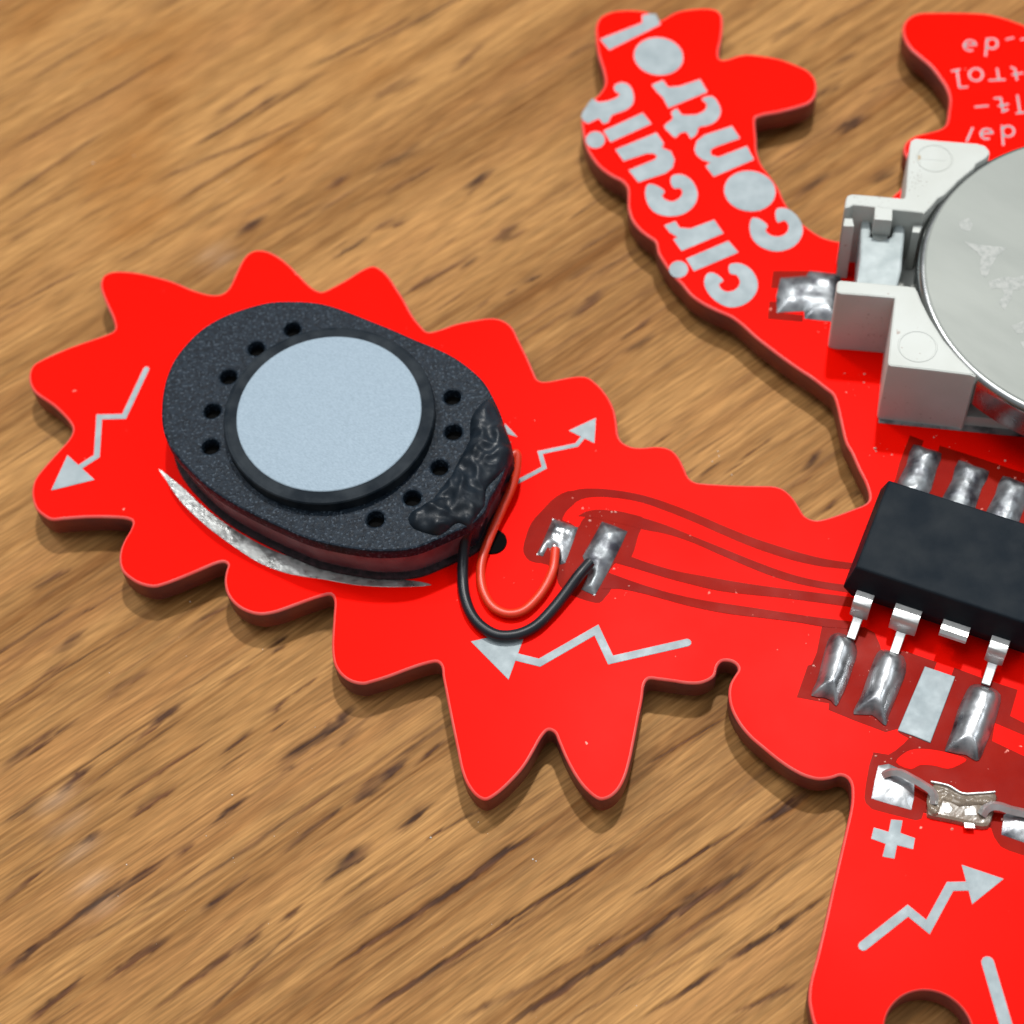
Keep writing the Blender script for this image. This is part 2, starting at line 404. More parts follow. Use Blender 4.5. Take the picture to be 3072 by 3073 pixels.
for k in range(60):
    s0 = RNG.uniform(-60, 40); t0 = RNG.uniform(-43, 61); L = RNG.uniform(25, 80)
    seg_add(dk2, s0, t0, s0+L, t0+(.016+.0010*t0)*L+RNG.normal(0, .008)*L, RNG.uniform(.05, .12), RNG.uniform(.35, .8), .3)
for k in range(110):
    s0 = RNG.uniform(-43, 57); t0 = RNG.uniform(-43, 61); L = RNG.uniform(2, 9); w_ = RNG.uniform(.06, .14); a_ = RNG.uniform(.3, .8)
    t1 = t0+(.016+.0010*t0+RNG.normal(0, .012))*L
    seg_add(dk, s0, t0, s0+L, t1, w_, a_, .6, 2.5); seg_add(halo, s0-.2, t0, s0+L+.2, t1, w_*1.7, a_*.7, .3, 2.0)
# the individual pores and dark lines that can be made out
streaks = [
 ('V', [(0,660,310,450,20,.55),(0,690,390,430,12,.6),(290,790,480,640,28,.9),(640,560,930,300,22,.65),(740,430,830,380,20,.6),(0,950,240,790,14,.5),
  (630,920,870,740,22,.8),(0,1330,230,1150,20,.7),(380,1050,510,970,22,1),(1030,945,1230,800,18,.9),(870,1100,970,1030,18,.7),(1380,660,1740,410,24,1),
  (1320,400,1440,310,16,.8),(1440,310,1580,210,9,.6),(1100,240,1250,150,12,.6),(210,1520,640,1190,20,.9),(0,1690,220,1510,18,.75),(100,1590,230,1500,20,.8),
  (520,1310,820,1110,16,.6),(990,1380,1240,1190,18,.75),(500,1720,850,1500,24,.95),(690,1610,800,1520,26,.8),(830,1820,1340,1410,14,.65),(1150,1590,1300,1460,30,.85),
  (130,1931,420,1680,24,.75),(1400,1090,1700,850,17,.9),(1740,850,1931,690,34,.85),(1580,1250,1850,1040,22,.75),(1730,1160,1850,1040,26,.7),(1390,1430,1500,1340,18,.65),
  (1340,490,1420,430,9,.7),(1090,600,1250,480,16,.6),(1650,580,1800,460,12,.6),(230,110,430,30,34,.35),(600,280,750,170,12,.5),(520,340,640,230,22,.35),
  (0,400,260,210,10,.55),(250,215,350,130,16,.5),(0,930,900,330,8,.4),(0,380,700,-60,8,.4),(300,850,900,420,8,.35),(850,1300,1700,740,10,.4),(0,1100,560,740,8,.3),
  (330,1560,960,1240,9,.3),(1000,1900,1500,1420,9,.4),(700,1900,1200,1560,8,.3),(0,1240,420,1010,7,.3),(60,600,210,520,12,.4),(1370,690,1470,650,20,.5)]),
 ('W', [(-20,1025,790,485,11,.8),(60,1223,1110,545,10,.7),(640,1240,1590,605,17,.95),(1120,740,1550,470,7,.6),(1590,480,1800,345,16,.85),(1170,1195,1480,1000,9,.6),
  (1450,1010,1880,730,11,.8),(1180,245,1490,60,6,.6),(80,400,290,210,18,.85),(240,500,380,390,18,.75),(0,660,150,540,26,.8),(310,250,430,145,12,.6),(330,540,560,410,9,.65),
  (0,110,80,30,18,.7),(940,950,1130,870,10,.5),(520,1180,620,1120,12,.5),(430,1223,800,1050,12,.35),(1300,760,1400,715,14,.45),(0,880,500,590,7,.3),(230,1120,820,790,6,.3),
  (700,1100,1250,800,6,.3),(0,770,320,560,8,.35),(900,640,1300,400,6,.3),(1500,1180,1780,1060,10,.5),(860,1223,1500,880,6,.3)]),
 ('O', [(0,585,680,190,9,.5),(0,765,420,480,9,.45),(280,790,640,570,7,.35),(120,300,430,110,8,.35),(560,700,1160,440,10,.45),(720,560,1080,340,9,.6),(960,435,1240,265,7,.45),
  (1160,260,1560,60,10,.5),(1270,240,1930,-110,8,.5),(600,800,1280,390,10,.4),(890,900,1010,820,24,.7),(1740,720,1850,650,18,.75),(1450,870,1540,830,18,.6),(1250,980,1400,890,18,.6),
  (1230,720,1330,650,18,.5),(1400,660,1600,540,24,.35),(1850,915,1960,840,22,.7),(1030,700,1090,665,12,.6),(1750,750,1870,640,14,.5),(1380,400,1540,290,20,.35),(1690,280,1860,130,20,.4),
  (0,300,420,60,8,.3),(420,1000,900,740,7,.3),(0,1180,300,1020,8,.4),(200,1110,240,1095,10,.5),(1050,560,1150,520,16,.35),(0,870,350,680,7,.3)]),
 ('L', [(200,210,340,120,28,.5),(960,190,1170,90,28,.5),(760,280,840,215,16,.5),(1690,240,1850,160,24,.6),(1460,400,1580,310,16,.5),(1720,550,1800,500,16,.5),(1170,530,1310,430,14,.6),
  (1560,620,1640,560,12,.5),(1300,320,1460,200,10,.4),(1830,470,1931,420,18,.6),(1330,640,1500,520,8,.4),(1500,120,1800,-40,10,.4)]),
 ('D', [(520,500,680,410,40,.6),(490,1010,780,860,44,.7),(760,1390,990,1240,60,.5),(450,600,600,520,20,.4),(0,340,260,180,16,.4),(300,260,900,-60,16,.35),(640,740,1100,560,14,.35),
  (200,1500,480,1300,40,.4),(80,760,340,640,30,.35)]),
 ('M', [(740,250,870,150,16,.7),(890,230,1010,150,16,.7),(980,150,1170,20,16,.65),(1330,215,1450,105,20,.75),(1450,440,1540,370,14,.7),(500,60,580,0,12,.5),(1600,360,1680,320,18,.7),(1240,320,1400,240,8,.4)]),
 ('C', [(1540,760,1720,640,22,.5),(1480,540,1560,480,18,.4),(0,1250,240,1100,12,.5),(0,1460,300,1290,10,.45),(20,1820,230,1660,30,.5),(90,1740,200,1650,26,.6),(300,1931,480,1800,14,.6),
  (0,330,150,240,10,.5),(1150,210,1400,90,12,.4),(0,1600,160,1500,9,.4),(60,930,110,870,20,.5),(1200,900,1400,800,10,.35)]),
 ('J', [(0,520,220,380,20,.55),(120,880,310,730,22,.5),(0,1040,200,890,18,.5),(40,700,200,620,10,.4),(1340,830,1440,760,18,.9),(1350,860,1420,830,18,.8),(270,640,370,600,6,.5),(440,1110,660,940,18,.35),(920,690,1110,590,12,.5)]),
]
SCV = math.cos(GA); SSV = math.sin(GA)
def st(u, v):
    x, y = P(u, v, 0); return x*SCV+y*SSV, -x*SSV+y*SCV
for tl, lst in streaks:
    for x0, y0, x1, y1, w, a in lst:
        k = TILE[tl][2]; (p0, p1) = T(tl, [(x0, y0), (x1, y1)]); s0, t0 = st(*p0); s1, t1 = st(*p1)
        if s1 < s0: s0, t0, s1, t1 = s1, t1, s0, t0
        seg_add(dk, s0, t0, s1, t1, w*k/55*.86, min(1, a*1.45), .55, 4.0); seg_add(halo, s0-.3, t0, s1+.3, t1, w*k/55*1.25, a*.75, .35, 2.0)
dd = np.clip(dk2*.75, 0, 1)[..., None]; colr = colr*(1-dd)+brown*dd
gh = np.clip(halo*.75, 0, .7)[..., None]; colr = colr*(1-gh)+np.array([.165, .066, .022])*gh
g2 = np.clip(dk*1.1, 0, .92)[..., None]
pc = brown*(1-np.clip(vnoise(SG, TG, .8, 2.5, 41)*1.5-.1, 0, 1)[..., None])+darkp*np.clip(vnoise(SG, TG, .8, 2.5, 41)*1.5-.1, 0, 1)[..., None]
colr = colr*(1-g2)+pc*g2
# orange flecks near the far left
def blob(u, v, rs, rt, c, a):
    s0, t0 = st(u, v); f = np.exp(-((SG-s0)/rs)**2-((TG-t0)/rt)**2)*(.4+.9*vnoise(SG, TG, .7, 1.5, 51))*a
    global colr
    f = np.clip(f, 0, 1)[..., None]; colr = colr*(1-f)+np.array(c)*f
for (x, y) in [(650,110),(640,230),(575,370),(540,480),(510,600),(480,690),(530,790),(540,850),(1320,40),(440,185),(120,120),(1100,520),(1060,600),(420,640),(1400,260),(180,20)]:
    blob(x*.79545, y*.79545, 2.6, 1.5, (.30, .125, .030), .55)
for (u, v, a) in [(170,2400,.5),(205,2470,.5),(240,2560,.5),(270,2650,.5),(300,2730,.45),(640,755,.5),(665,785,.5)]:
    blob(u, v, 1.1, .45, (.52, .36, .24), a*.6)
Zt = -(.055*dk+.018*dk2)+.010*fib+.004*spk
Xw = SG*SCV-TG*SSV; Yw = SG*SSV+TG*SCV
nr, nc = SG.shape
verts = np.stack([Xw, Yw, Zt], -1).reshape(-1, 3)*MM
ii = np.arange(nr*nc).reshape(nr, nc)
fc = np.stack([ii[:-1, :-1], ii[:-1, 1:], ii[1:, 1:], ii[1:, :-1]], -1).reshape(-1, 4)
me = bpy.data.meshes.new('table_top')
me.vertices.add(len(verts)); me.vertices.foreach_set('co', verts.astype(np.float32).ravel())
me.loops.add(fc.size); me.loops.foreach_set('vertex_index', fc.astype(np.int32).ravel())
me.polygons.add(len(fc)); me.polygons.foreach_set('loop_start', np.arange(0, fc.size, 4, dtype=np.int32)); me.polygons.foreach_set('loop_total', np.full(len(fc), 4, dtype=np.int32))
me.polygons.foreach_set('use_smooth', np.ones(len(fc), dtype=bool))
me.update()
ca = me.color_attributes.new('grain', 'FLOAT_COLOR', 'POINT')
colr = colr/1.3
ca.data.foreach_set('color', np.concatenate([colr.reshape(-1, 3), np.ones((nr*nc, 1))], 1).astype(np.float32).ravel())
OAK = bpy.data.materials.new('oiled_oak'); OAK.use_nodes = True
n = OAK.node_tree.nodes; l = OAK.node_tree.links; b = n['Principled BSDF']
at = n.new('ShaderNodeVertexColor'); at.layer_name = 'grain'
tco = n.new('ShaderNodeTexCoord'); mp = n.new('ShaderNodeMapping'); mp.inputs['Scale'].default_value = (.06, 1, 1)
mp0 = n.new('ShaderNodeMapping'); mp0.inputs['Rotation'].default_value = (0, 0, -GA-.035)
l.new(tco.outputs['Object'], mp0.inputs[0]); l.new(mp0.outputs[0], mp.inputs[0])
t1 = n.new('ShaderNodeTexNoise'); t1.inputs['Scale'].default_value = 6500; t1.inputs['Detail'].default_value = 3; l.new(mp.outputs[0], t1.inputs['Vector'])
mr = n.new('ShaderNodeMapRange'); mr.inputs['From Min'].default_value = .33; mr.inputs['From Max'].default_value = .67; mr.inputs['To Min'].default_value = .74; mr.inputs['To Max'].default_value = 1.24
l.new(t1.outputs['Fac'], mr.inputs[0])
vm = n.new('ShaderNodeVectorMath'); vm.operation = 'SCALE'; l.new(at.outputs['Color'], vm.inputs[0]); l.new(mr.outputs[0], vm.inputs['Scale'])
l.new(vm.outputs[0], b.inputs['Base Color'])
bp = n.new('ShaderNodeBump'); bp.inputs['Strength'].default_value = .25; bp.inputs['Distance'].default_value = .012*MM; l.new(t1.outputs['Fac'], bp.inputs['Height']); l.new(bp.outputs[0], b.inputs['Normal'])
b.inputs['Roughness'].default_value = .5; b.inputs['Specular IOR Level'].default_value = .06
me.materials.append(OAK)
table = bpy.data.objects.new('table_top', me); COL.objects.link(table)
tag(table, 'oiled oak table top with dark open pores, brown grain running up to the right', None, 'structure')

# ------------------------------------------------------------------ the circuit board
ROOT = bpy.data.objects.new('circuit_board', None); COL.objects.link(ROOT)
ROOT.location = (0.008, 0.002, 0); ROOT.empty_display_size = .005
tag(ROOT, 'bright red creature-shaped circuit board with scalloped edge, speaker and chip, lying on the oak table', 'circuit board')

outline = (
 T('A', [(648,535),(638,485),(600,400),(568,315),(568,270),(585,238),(630,216),(720,213),(850,235),(980,270),(1100,320),(1200,345),(1258,338),(1292,308),(1325,240),(1370,150),(1400,115),(1440,95),(1500,95),(1570,125),(1640,180),(1700,240),(1760,300)])
 + T('L', [(660,508),(690,516),(740,495),(830,445),(920,390),(975,371),(1010,380),(1060,420),(1110,490),(1160,570),(1210,660),(1255,715),(1288,742),(1340,735),(1440,700),(1560,675),(1660,665),(1720,680),(1770,720),(1810,800),(1850,880),(1890,970)])
 + T('B', [(1345,446),(1372,458),(1420,454),(1500,438),(1580,428),(1630,435),(1690,480),(1740,540),(1780,620),(1795,700),(1805,770),(1830,805),(1880,828),(1931,832)])
 + T('M', [(500,72),(560,78),(600,95),(640,140),(670,200),(690,245),(725,272),(780,280),(900,288),(1000,292),(1100,293),(1180,297),(1230,315),(1280,360),(1320,420),(1350,465),(1400,487),(1440,485),(1520,462),(1620,425),(1685,398),(1708,375),(1710,345),(1690,280),(1650,200),(1610,110)])
 + T('E', [(640,1760),(600,1600),(575,1490),(545,1410),(490,1365),(400,1295),(300,1230),(200,1160),(100,1085),(0,1008)])
 + T('C', [(1040,1885),(985,1835),(930,1795),(850,1760),(770,1720),(700,1670),(650,1610),(600,1560),(550,1490),(515,1430),(500,1370),(460,1340),(410,1300),(365,1240),(345,1170),(345,1110),(340,1060),(310,1025),(260,1000),(190,950),(140,890),(105,820),(85,720),(85,650),(100,610),(140,570),(190,520),(215,470),(205,400),(180,320),(165,220),(165,140),(190,95),(250,65),(330,55),(420,58),(470,70),(505,98),(530,112),(565,95),(620,65),(700,50),(800,45),(850,55),(880,85),(885,150),(875,230),(862,300),(872,334),(910,332),(960,315),(1020,305),(1100,312),(1200,330),(1300,365),(1370,400),(1405,440),(1418,490),(1405,550),(1370,585),(1300,610),(1200,635),(1110,652),(1072,667),(1068,700),(1075,780),(1080,860),(1105,930),(1150,990),(1200,1060),(1225,1120),(1260,1180),(1310,1240),(1370,1290),(1440,1335),(1500,1355),(1545,1362)])
 + [(2570,715),(2620,680),(2650,628)] + T('X', [(450,1080),(520,1015),(600,900),(640,760),(600,650),(570,590),(575,510),(620,450),(700,400),(800,375),(900,350),(1000,315),(1050,260),(1070,150)])
 + T('D', [(1370,740),(1345,660),(1300,590),(1230,500),(1150,430),(1080,370),(1035,300),(1018,230),(1030,170),(1080,120),(1150,95),(1300,90),(1500,92),(1650,100),(1780,130),(1880,165),(1931,185)])
 + [(3150,130),(3300,260),(3480,420),(3650,700),(3720,1100),(3700,1600),(3600,2000),(3560,2400),(3480,2700),(3300,3000),(3150,3250),(2950,3330),(2750,3330),(2600,3290),(2500,3200)]
 + T('H', [(408,1624),(385,1540),(370,1450),(378,1330),(430,1130),(500,830),(560,560),(620,300)])
 + T('N', [(1606,985),(1612,920),(1606,850),(1585,818),(1550,805),(1500,820),(1430,828),(1350,810),(1270,770),(1190,715),(1110,650),(1040,590),(980,520),(940,450),(920,390),(915,330),(925,280),(950,235),(968,205),(962,182),(930,160),(880,158),(855,185),(838,240),(800,268),(750,284),(680,284),(600,272),(520,262),(465,258),(443,285),(430,370),(410,470),(385,600),(360,720),(330,820),(290,890),(240,930),(185,940)])
 + T('I', [(1620,1265),(1560,1190),(1500,1080),(1460,985),(1438,938),(1405,925),(1370,960),(1330,1030),(1270,1130),(1190,1220),(1110,1290),(1050,1320),(1000,1300),(950,1240),(915,1160),(885,1020),(850,850),(825,720),(806,620),(798,562),(775,540),(720,548),(620,580),(500,625),(400,655)])
 + T('J', [(1870,1042),(1800,1030),(1740,990),(1702,930),(1688,850),(1690,750),(1697,650),(1699,560),(1680,536),(1630,545),(1540,575),(1440,612),(1360,638),(1280,648),(1200,628),(1140,590),(1095,530),(1080,460),(1088,400),(1097,366),(1078,352),(1040,358),(950,395),(830,445),(740,478),(680,492),(600,475),(540,440),(500,400),(485,350),(488,290),(510,230),(545,170),(558,122),(530,107),(420,99),(300,99),(180,107),(100,112),(50,85),(10,45)])
 + T('A', [(178,1470),(190,1400),(230,1340),(300,1260),(395,1150),(408,1105),(385,1060),(300,975),(200,905),(170,860),(162,800),(185,745),(250,705),(400,640),(600,570),(638,552)])
)
bo = W2(outline, B)
# centripetal smoothing, then even out the points
bs = smooth(bo, 4)
bs = ccw(bs)
slot = TW('G', [(1205,1095),(1240,1040),(1720,1150),(1722,1330),(1690,1400),(1205,1290)], B)
hc = P(*T('H', [(1240, 1692)])[0], B)
eye = circle(hc, 2.04, 64)
def board_mesh():
    V = []; Fc = []; mi = []
    n0 = len(bs)
    lv = [(.10, BB), (0, BB+.1), (0, B-.13), (.04, B-.04), (.13, B)]
    r = []
    for d, z in lv:
        r.append(len(V)); V.extend([(x, y, z) for x, y in (offset(bs, d) if d else bs)])
    for li, (a, b_) in enumerate(zip(r, r[1:])):
        for i in range(n0):
            j = (i+1) % n0; Fc.append((a+i, a+j, b_+j, b_+i)); mi.append(1 if li < 2 else 2)
    loops = [[Vector(V[r[-1]+i]) for i in range(n0)]]; idx = [r[-1]+i for i in range(n0)]
    bl = [[Vector(V[r[0]+i]) for i in range(n0)]]; bidx = [r[0]+i for i in range(n0)]
    for h in (slot, eye):
        h = ccw(h); k = len(h); rr = []
        for d, z in [(0, BB), (0, B-.08), (-.08, B)]:
            rr.append(len(V)); V.extend([(x, y, z) for x, y in (offset(h, d) if d else h)])
        for li, (a, b_) in enumerate(zip(rr, rr[1:])):
            for i in range(k):
                j = (i+1) % k; Fc.append((a+i, b_+i, b_+j, a+j)); mi.append(1+li)
        loops.append([Vector(V[rr[-1]+i]) for i in range(k)]); idx += [rr[-1]+i for i in range(k)]
        bl.append([Vector(V[rr[0]+i]) for i in range(k)]); bidx += [rr[0]+i for i in range(k)]
    for t in tessellate_polygon(loops): Fc.append(tuple(idx[i] for i in t)); mi.append(0)
    for t in tessellate_polygon(bl): Fc.append(tuple(bidx[i] for i in t)); mi.append(0)
    o = link_mesh('board', V, Fc, RED, ROOT, recalc=False, sharp=50)
    bm = bmesh.new(); bm.from_mesh(o.data)
    for f, m_ in zip(bm.faces, mi): f.material_index = m_
    bmesh.ops.recalc_face_normals(bm, faces=bm.faces); bm.to_mesh(o.data); bm.free()
    o.data.materials.append(EDGE); o.data.materials.append(RIM)
    shade(o.data, 50)
    return o
board_mesh()
for u, v in [(500, 1300), (1500, 2000), (2150, 480), (2800, 2600), (2900, 300), (3300, 1500)]:   # solder joints underneath, the board stands on them
    c = P(u, v, B); lathe('solder_joint', c, [(.9, BB+.04), (.6, .3), (.2, .01)], SOLDERD, ROOT, seg=16)

# channels where the copper is etched away under the mask: darker red
ZC = B
def channel(t, pts, k=0, name='etched_channel'):
    return prism(name, TW(t, pts, B), B-.02, B+.006+.004*k, DARK, ROOT)
def sm_t(t, pts, n=3): return smooth(T(t, pts), n, closed=True)
def strip(t, up, lo, k=0):
    a = smooth(TW(t, up, B), 4, closed=False); b_ = smooth(TW(t, lo, B), 4, closed=False)
    return prism('etched_channel', a+b_[::-1] if True else a, B-.02, B+.006+.004*k, DARK, ROOT)
strip('M', [(0,340),(60,318),(150,312),(300,325),(450,355),(600,405),(750,465),(900,530),(1050,590),(1200,640),(1350,685),(1480,715),(1640,738)],
      [(-30,500),(0,440),(40,400),(100,370),(180,362),(300,370),(430,395),(560,440),(700,495),(850,560),(1000,625),(1150,680),(1300,725),(1450,755),(1640,774)], 1)
strip('M', [(60,470),(110,443),(180,432),(260,440),(400,470),(560,520),(720,585),(880,650),(1040,715),(1200,775),(1350,820),(1480,845),(1640,866)],
      [(160,480),(250,500),(340,520),(430,545),(560,570),(700,615),(850,680),(1000,745),(1150,805),(1300,850),(1450,880),(1640,908)], 2)
strip('M', [(340,690),(400,712),(480,740),(620,780),(780,810),(950,840),(1150,870),(1350,895),(1620,930)],
      [(260,730),(300,742),(400,770),(550,815),(700,855),(850,890),(1000,910),(1200,930),(1400,955),(1620,985)], 3)
strip('M', [(200,775),(240,790),(350,830),(500,880),(650,920),(800,950),(1000,980),(1200,1010),(1400,1040),(1620,1068)],
      [(200,880),(250,882),(300,882),(420,905),(550,940),(700,980),(900,1020),(1100,1045),(1300,1070),(1450,1095),(1620,1108)], 4)
prism('etched_channel', smooth(TW('B', [(1263,1425),(1275,1350),(1310,1260),(1370,1190),(1450,1112),(1540,1078),(1570,1105),(1560,1145),(1510,1195),(1482,1240),(1530,1262),(1572,1285),(1600,1240),(1660,1205),(1760,1190),(1870,1210),(1950,1240),(1915,1330),(1875,1455),(1830,1490),(1788,1489),(1765,1515),(1748,1544),(1765,1590),(1759,1639),(1730,1680),(1695,1714),(1630,1705),(1560,1680),(1500,1650),(1460,1600),(1450,1545),(1400,1500),(1300,1478)], B), 3), B-.02, B+.006, DARK, ROOT)
prism('etched_channel', TW('F', [(1105,15),(1205,55),(1180,125),(1310,130),(1320,90),(1620,185),(1931,290),(2300,400),(2300,900),(960,420),(1000,330),(1030,215)], B), B-.02, B+.006, DARK, ROOT)
prism('etched_channel', TW('G', [(470,-60),(640,-50),(780,-40),(850,0),(890,90),(900,150),(1070,130),(1300,210),(1275,280),(1400,320),(1425,250),(1640,330),(1760,370),(1885,410),(1830,600),(1931,650),(2200,740),(2200,830),(1931,740),(1720,650),(1700,780),(1931,890),(2250,990),(2250,1720),(1931,1612),(1820,1575),(1760,1545),(1715,1480),(1690,1405),(1205,1295),(1190,1345),(1150,1357),(960,1310),(830,1275),(785,1230),(775,1190),(785,1100),(810,960),(840,862),(950,880),(1000,850),(1060,800),(1095,762),(1020,720),(1030,690),(990,700),(930,718),(700,632),(515,556),(520,510),(285,465),(365,235),(395,225),(430,140)], B),
      B-.02, B+.006, DARK, ROOT, holes=())
prism('copper_island', smooth(TW('G', [(1005,935),(1060,872),(1130,842),(1250,842),(1400,872),(1515,915),(1450,960),(1380,982),(1280,960),(1180,955),(1110,985)], B), 3), B-.02, B+.016, RED, ROOT, bev=.01)
prism('etched_channel', TW('E', [(115,515),(372,515),(360,560),(250,620),(150,640),(98,640)], B), B-.02, B+.006, DARK, ROOT)
prism('etched_channel', TW('E', [(88,735),(142,738),(150,815),(330,835),(330,885),(75,862)], B), B-.02, B+.008, DARK, ROOT)

# ------------------------------------------------------------------ printed lettering, arrows and plus sign (tinned copper, a hair thick)
PT = B+.03
def letter(t, pts, n=2, name='letter', sm=True, m=TIN):
    w = TW(t, pts, B); w = smooth(w, n) if sm else w
    return prism(name, w, B-.01, PT, m, ROOT, bev=.012)
def ell(cx, cy, rx, ry, n=36, rot=0):
    return [(cx+rx*math.cos(a)*math.cos(rot)-ry*math.sin(a)*math.sin(rot), cy+rx*math.cos(a)*math.sin(rot)+ry*math.sin(a)*math.cos(rot)) for a in [2*math.pi*k/n for k in range(n)]]
letter('C', [(188,224),(427,131),(426,88),(470,80),(505,82),(532,140),(240,286)], sm=False)
letter('C', ell(520,321,140,107,rot=.12), 1)
letter('C', [(480,482),(545,455),(575,495),(640,490),(755,450),(797,522),(575,614),(545,555),(510,522)], sm=False)
letter('C', [(550,715),(602,672),(590,640),(625,615),(650,650),(700,652),(740,648),(785,622),(790,588),(762,562),(820,545),(855,580),(873,635),(845,688),(795,713),(748,722),(738,757),(700,787),(680,750),(640,757),(615,782),(580,752)], 2)
letter('C', [(722,850),(735,800),(780,765),(935,715),(982,785),(845,832),(815,850),(818,880),(860,890),(1020,828),(1060,905),(832,1002),(785,942),(812,922),(765,905),(735,880)], 1)
letter('C', ell(1036,1083,146,115,rot=.12), 1)
letter('C', [(1050,1235),(1034,1290),(1055,1360),(1110,1405),(1190,1425),(1270,1405),(1322,1355),(1336,1290),(1300,1220),(1240,1180),(1190,1183),(1180,1215),(1195,1262),(1232,1250),(1255,1280),(1240,1322),(1200,1340),(1155,1333),(1125,1305),(1138,1280),(1085,1238)], 3)
letter('C', [(82,662),(108,610),(148,560),(180,580),(270,560),(300,535),(275,520),(268,488),(310,468),(350,480),(378,530),(375,590),(330,628),(255,655),(238,690),(205,702),(182,672),(120,702)], 2)
letter('C', [(208,742),(430,640),(480,702),(248,807)], sm=False)
letter('C', ell(163,793,54,48), 1)
letter('C', [(275,848),(508,752),(550,813),(540,838),(590,858),(611,905),(600,950),(560,982),(405,1034),(350,965),(500,903),(512,885),(490,870),(450,872),(322,914)], 1)
letter('C', [(460,1045),(444,1090),(460,1160),(500,1205),(570,1226),(650,1217),(710,1178),(740,1120),(735,1070),(700,1015),(645,988),(595,998),(588,1035),(608,1068),(642,1068),(655,1090),(640,1120),(600,1142),(560,1132),(540,1108),(556,1087),(500,1048)], 3)
letter('C', [(552,1277),(615,1253),(640,1290),(700,1295),(835,1245),(888,1322),(650,1422),(602,1355),(628,1345),(580,1315)], sm=False)
letter('C', [(675,1466),(915,1364),(972,1430),(720,1537)], sm=False)
letter('C', ell(633,1526,54,48), 1)
letter('C', [(795,1550),(777,1600),(800,1660),(850,1710),(920,1741),(990,1731),(1050,1690),(1081,1630),(1072,1570),(1030,1515),(970,1490),(920,1500),(925,1550),(960,1558),(980,1600),(955,1640),(910,1652),(875,1637),(863,1608),(887,1590),(830,1545)], 3)
# small text near the right edge, upside down from here
SW = .13
def arc(cx, cy, r, a0, a1, n=12, ry=None):
    ry = ry or r
    return [(cx+r*math.cos(math.radians(a0+(a1-a0)*k/n)), cy+ry*math.sin(math.radians(a0+(a1-a0)*k/n))) for k in range(n+1)]
def glyph(*strokes):
    for k, s in enumerate(strokes):
        w = stroke(TW('D', s, B), SW, cap=False)
        prism('letter', w, B-.01, PT+.004*k, TIN, ROOT)
glyph(arc(1525,345,44,0,-300,14,38)+[], [(1482,345),(1570,338)])                  # e
glyph(arc(1690,330,42,0,359,16,38), [(1655,290),(1642,425)])                       # d
glyph([(1795,300),(1855,285)])
glyph([(1385,538),(1450,524)], [(1428,530),(1446,662)], [(1446,662),(1510,655)])   # l
glyph(arc(1570,563,50,0,359,16,46))                                                # o
glyph([(1728,515),(1742,602)], [(1665,607),(1790,600)])                            # r
glyph([(1830,505),(1862,520),(1878,605)], [(1840,565),(1925,550)])                 # t
glyph([(1560,806),(1665,797)])
glyph([(1705,742),(1755,738),(1775,845)], [(1735,800),(1815,785)], [(1765,845),(1812,822)])
glyph([(1880,715),(1900,850)], [(1870,855),(1940,845)])
glyph([(1500,1066),(1546,960)])
glyph(arc(1650,1008,44,0,-300,14,38), [(1608,1010),(1694,1000)])
glyph(arc(1812,988,44,0,359,16,40), [(1765,945),(1775,1095)])
glyph([(1905,300),(1990,285)]), glyph([(1990,510),(2005,600)])
# lightning arrows
def arrow(t, pts, w, head, k=0):
    o = prism('arrow', stroke(TW(t, pts, B), w*TILE[t][2]/55), B-.01, PT, TIN, ROOT, bev=.012)
    h = prism('arrowhead', TW(t, head, B), B-.01, PT+.004, TIN, ROOT, bev=.012)
arrow('A', [(828,770),(702,1038),(562,1040),(548,1262),(450,1325)], 36, [(382,1256),(536,1396),(289,1457)])
arrow('B', [(1235,1028),(1382,950),(1358,865),(1565,822),(1612,765)], 27, [(1519,741),(1675,668),(1666,813)])
arrow('I', [(1195,505),(1355,545),(1677,360),(1757,530),(2190,431)], 46, [(966,425),(1285,352),(1180,642)])
arrow('H', [(765,1060),(1090,803),(1235,922),(1395,628),(1525,625)], 62, [(1478,470),(1785,573),(1555,758)])
prism('arrow', stroke(TW('H', [(1668,1178),(1850,1800)], B), 80*.41429/55), B-.01, PT, TIN, ROOT, bev=.012)
prism('plus_sign', TW('H', [(968,143),(1052,150),(1036,240),(1142,278),(1128,360),(1012,330),(993,428),(905,412),(928,320),(823,282),(843,200),(950,232)], B), B-.01, PT, TIN, ROOT, bev=.012)
# silver arc round the speaker
prism('printed_ring', smooth(TW('p', [(475,1407),(497,1440),(530,1490),(562,1527),(620,1580),(700,1640),(784,1693),(869,1723),(970,1739),(1060,1755),(1160,1762),(1295,1756),(1262,1746),(1180,1737),(1050,1719),(930,1690),(818,1651),(716,1597),(620,1529),(547,1462)], B), 3), B-.01, PT, SOLDERA, ROOT, bev=.02)
letter('B', [(1160,700),(1232,778),(1180,762),(1150,740)], sm=False, name='printed_ring')

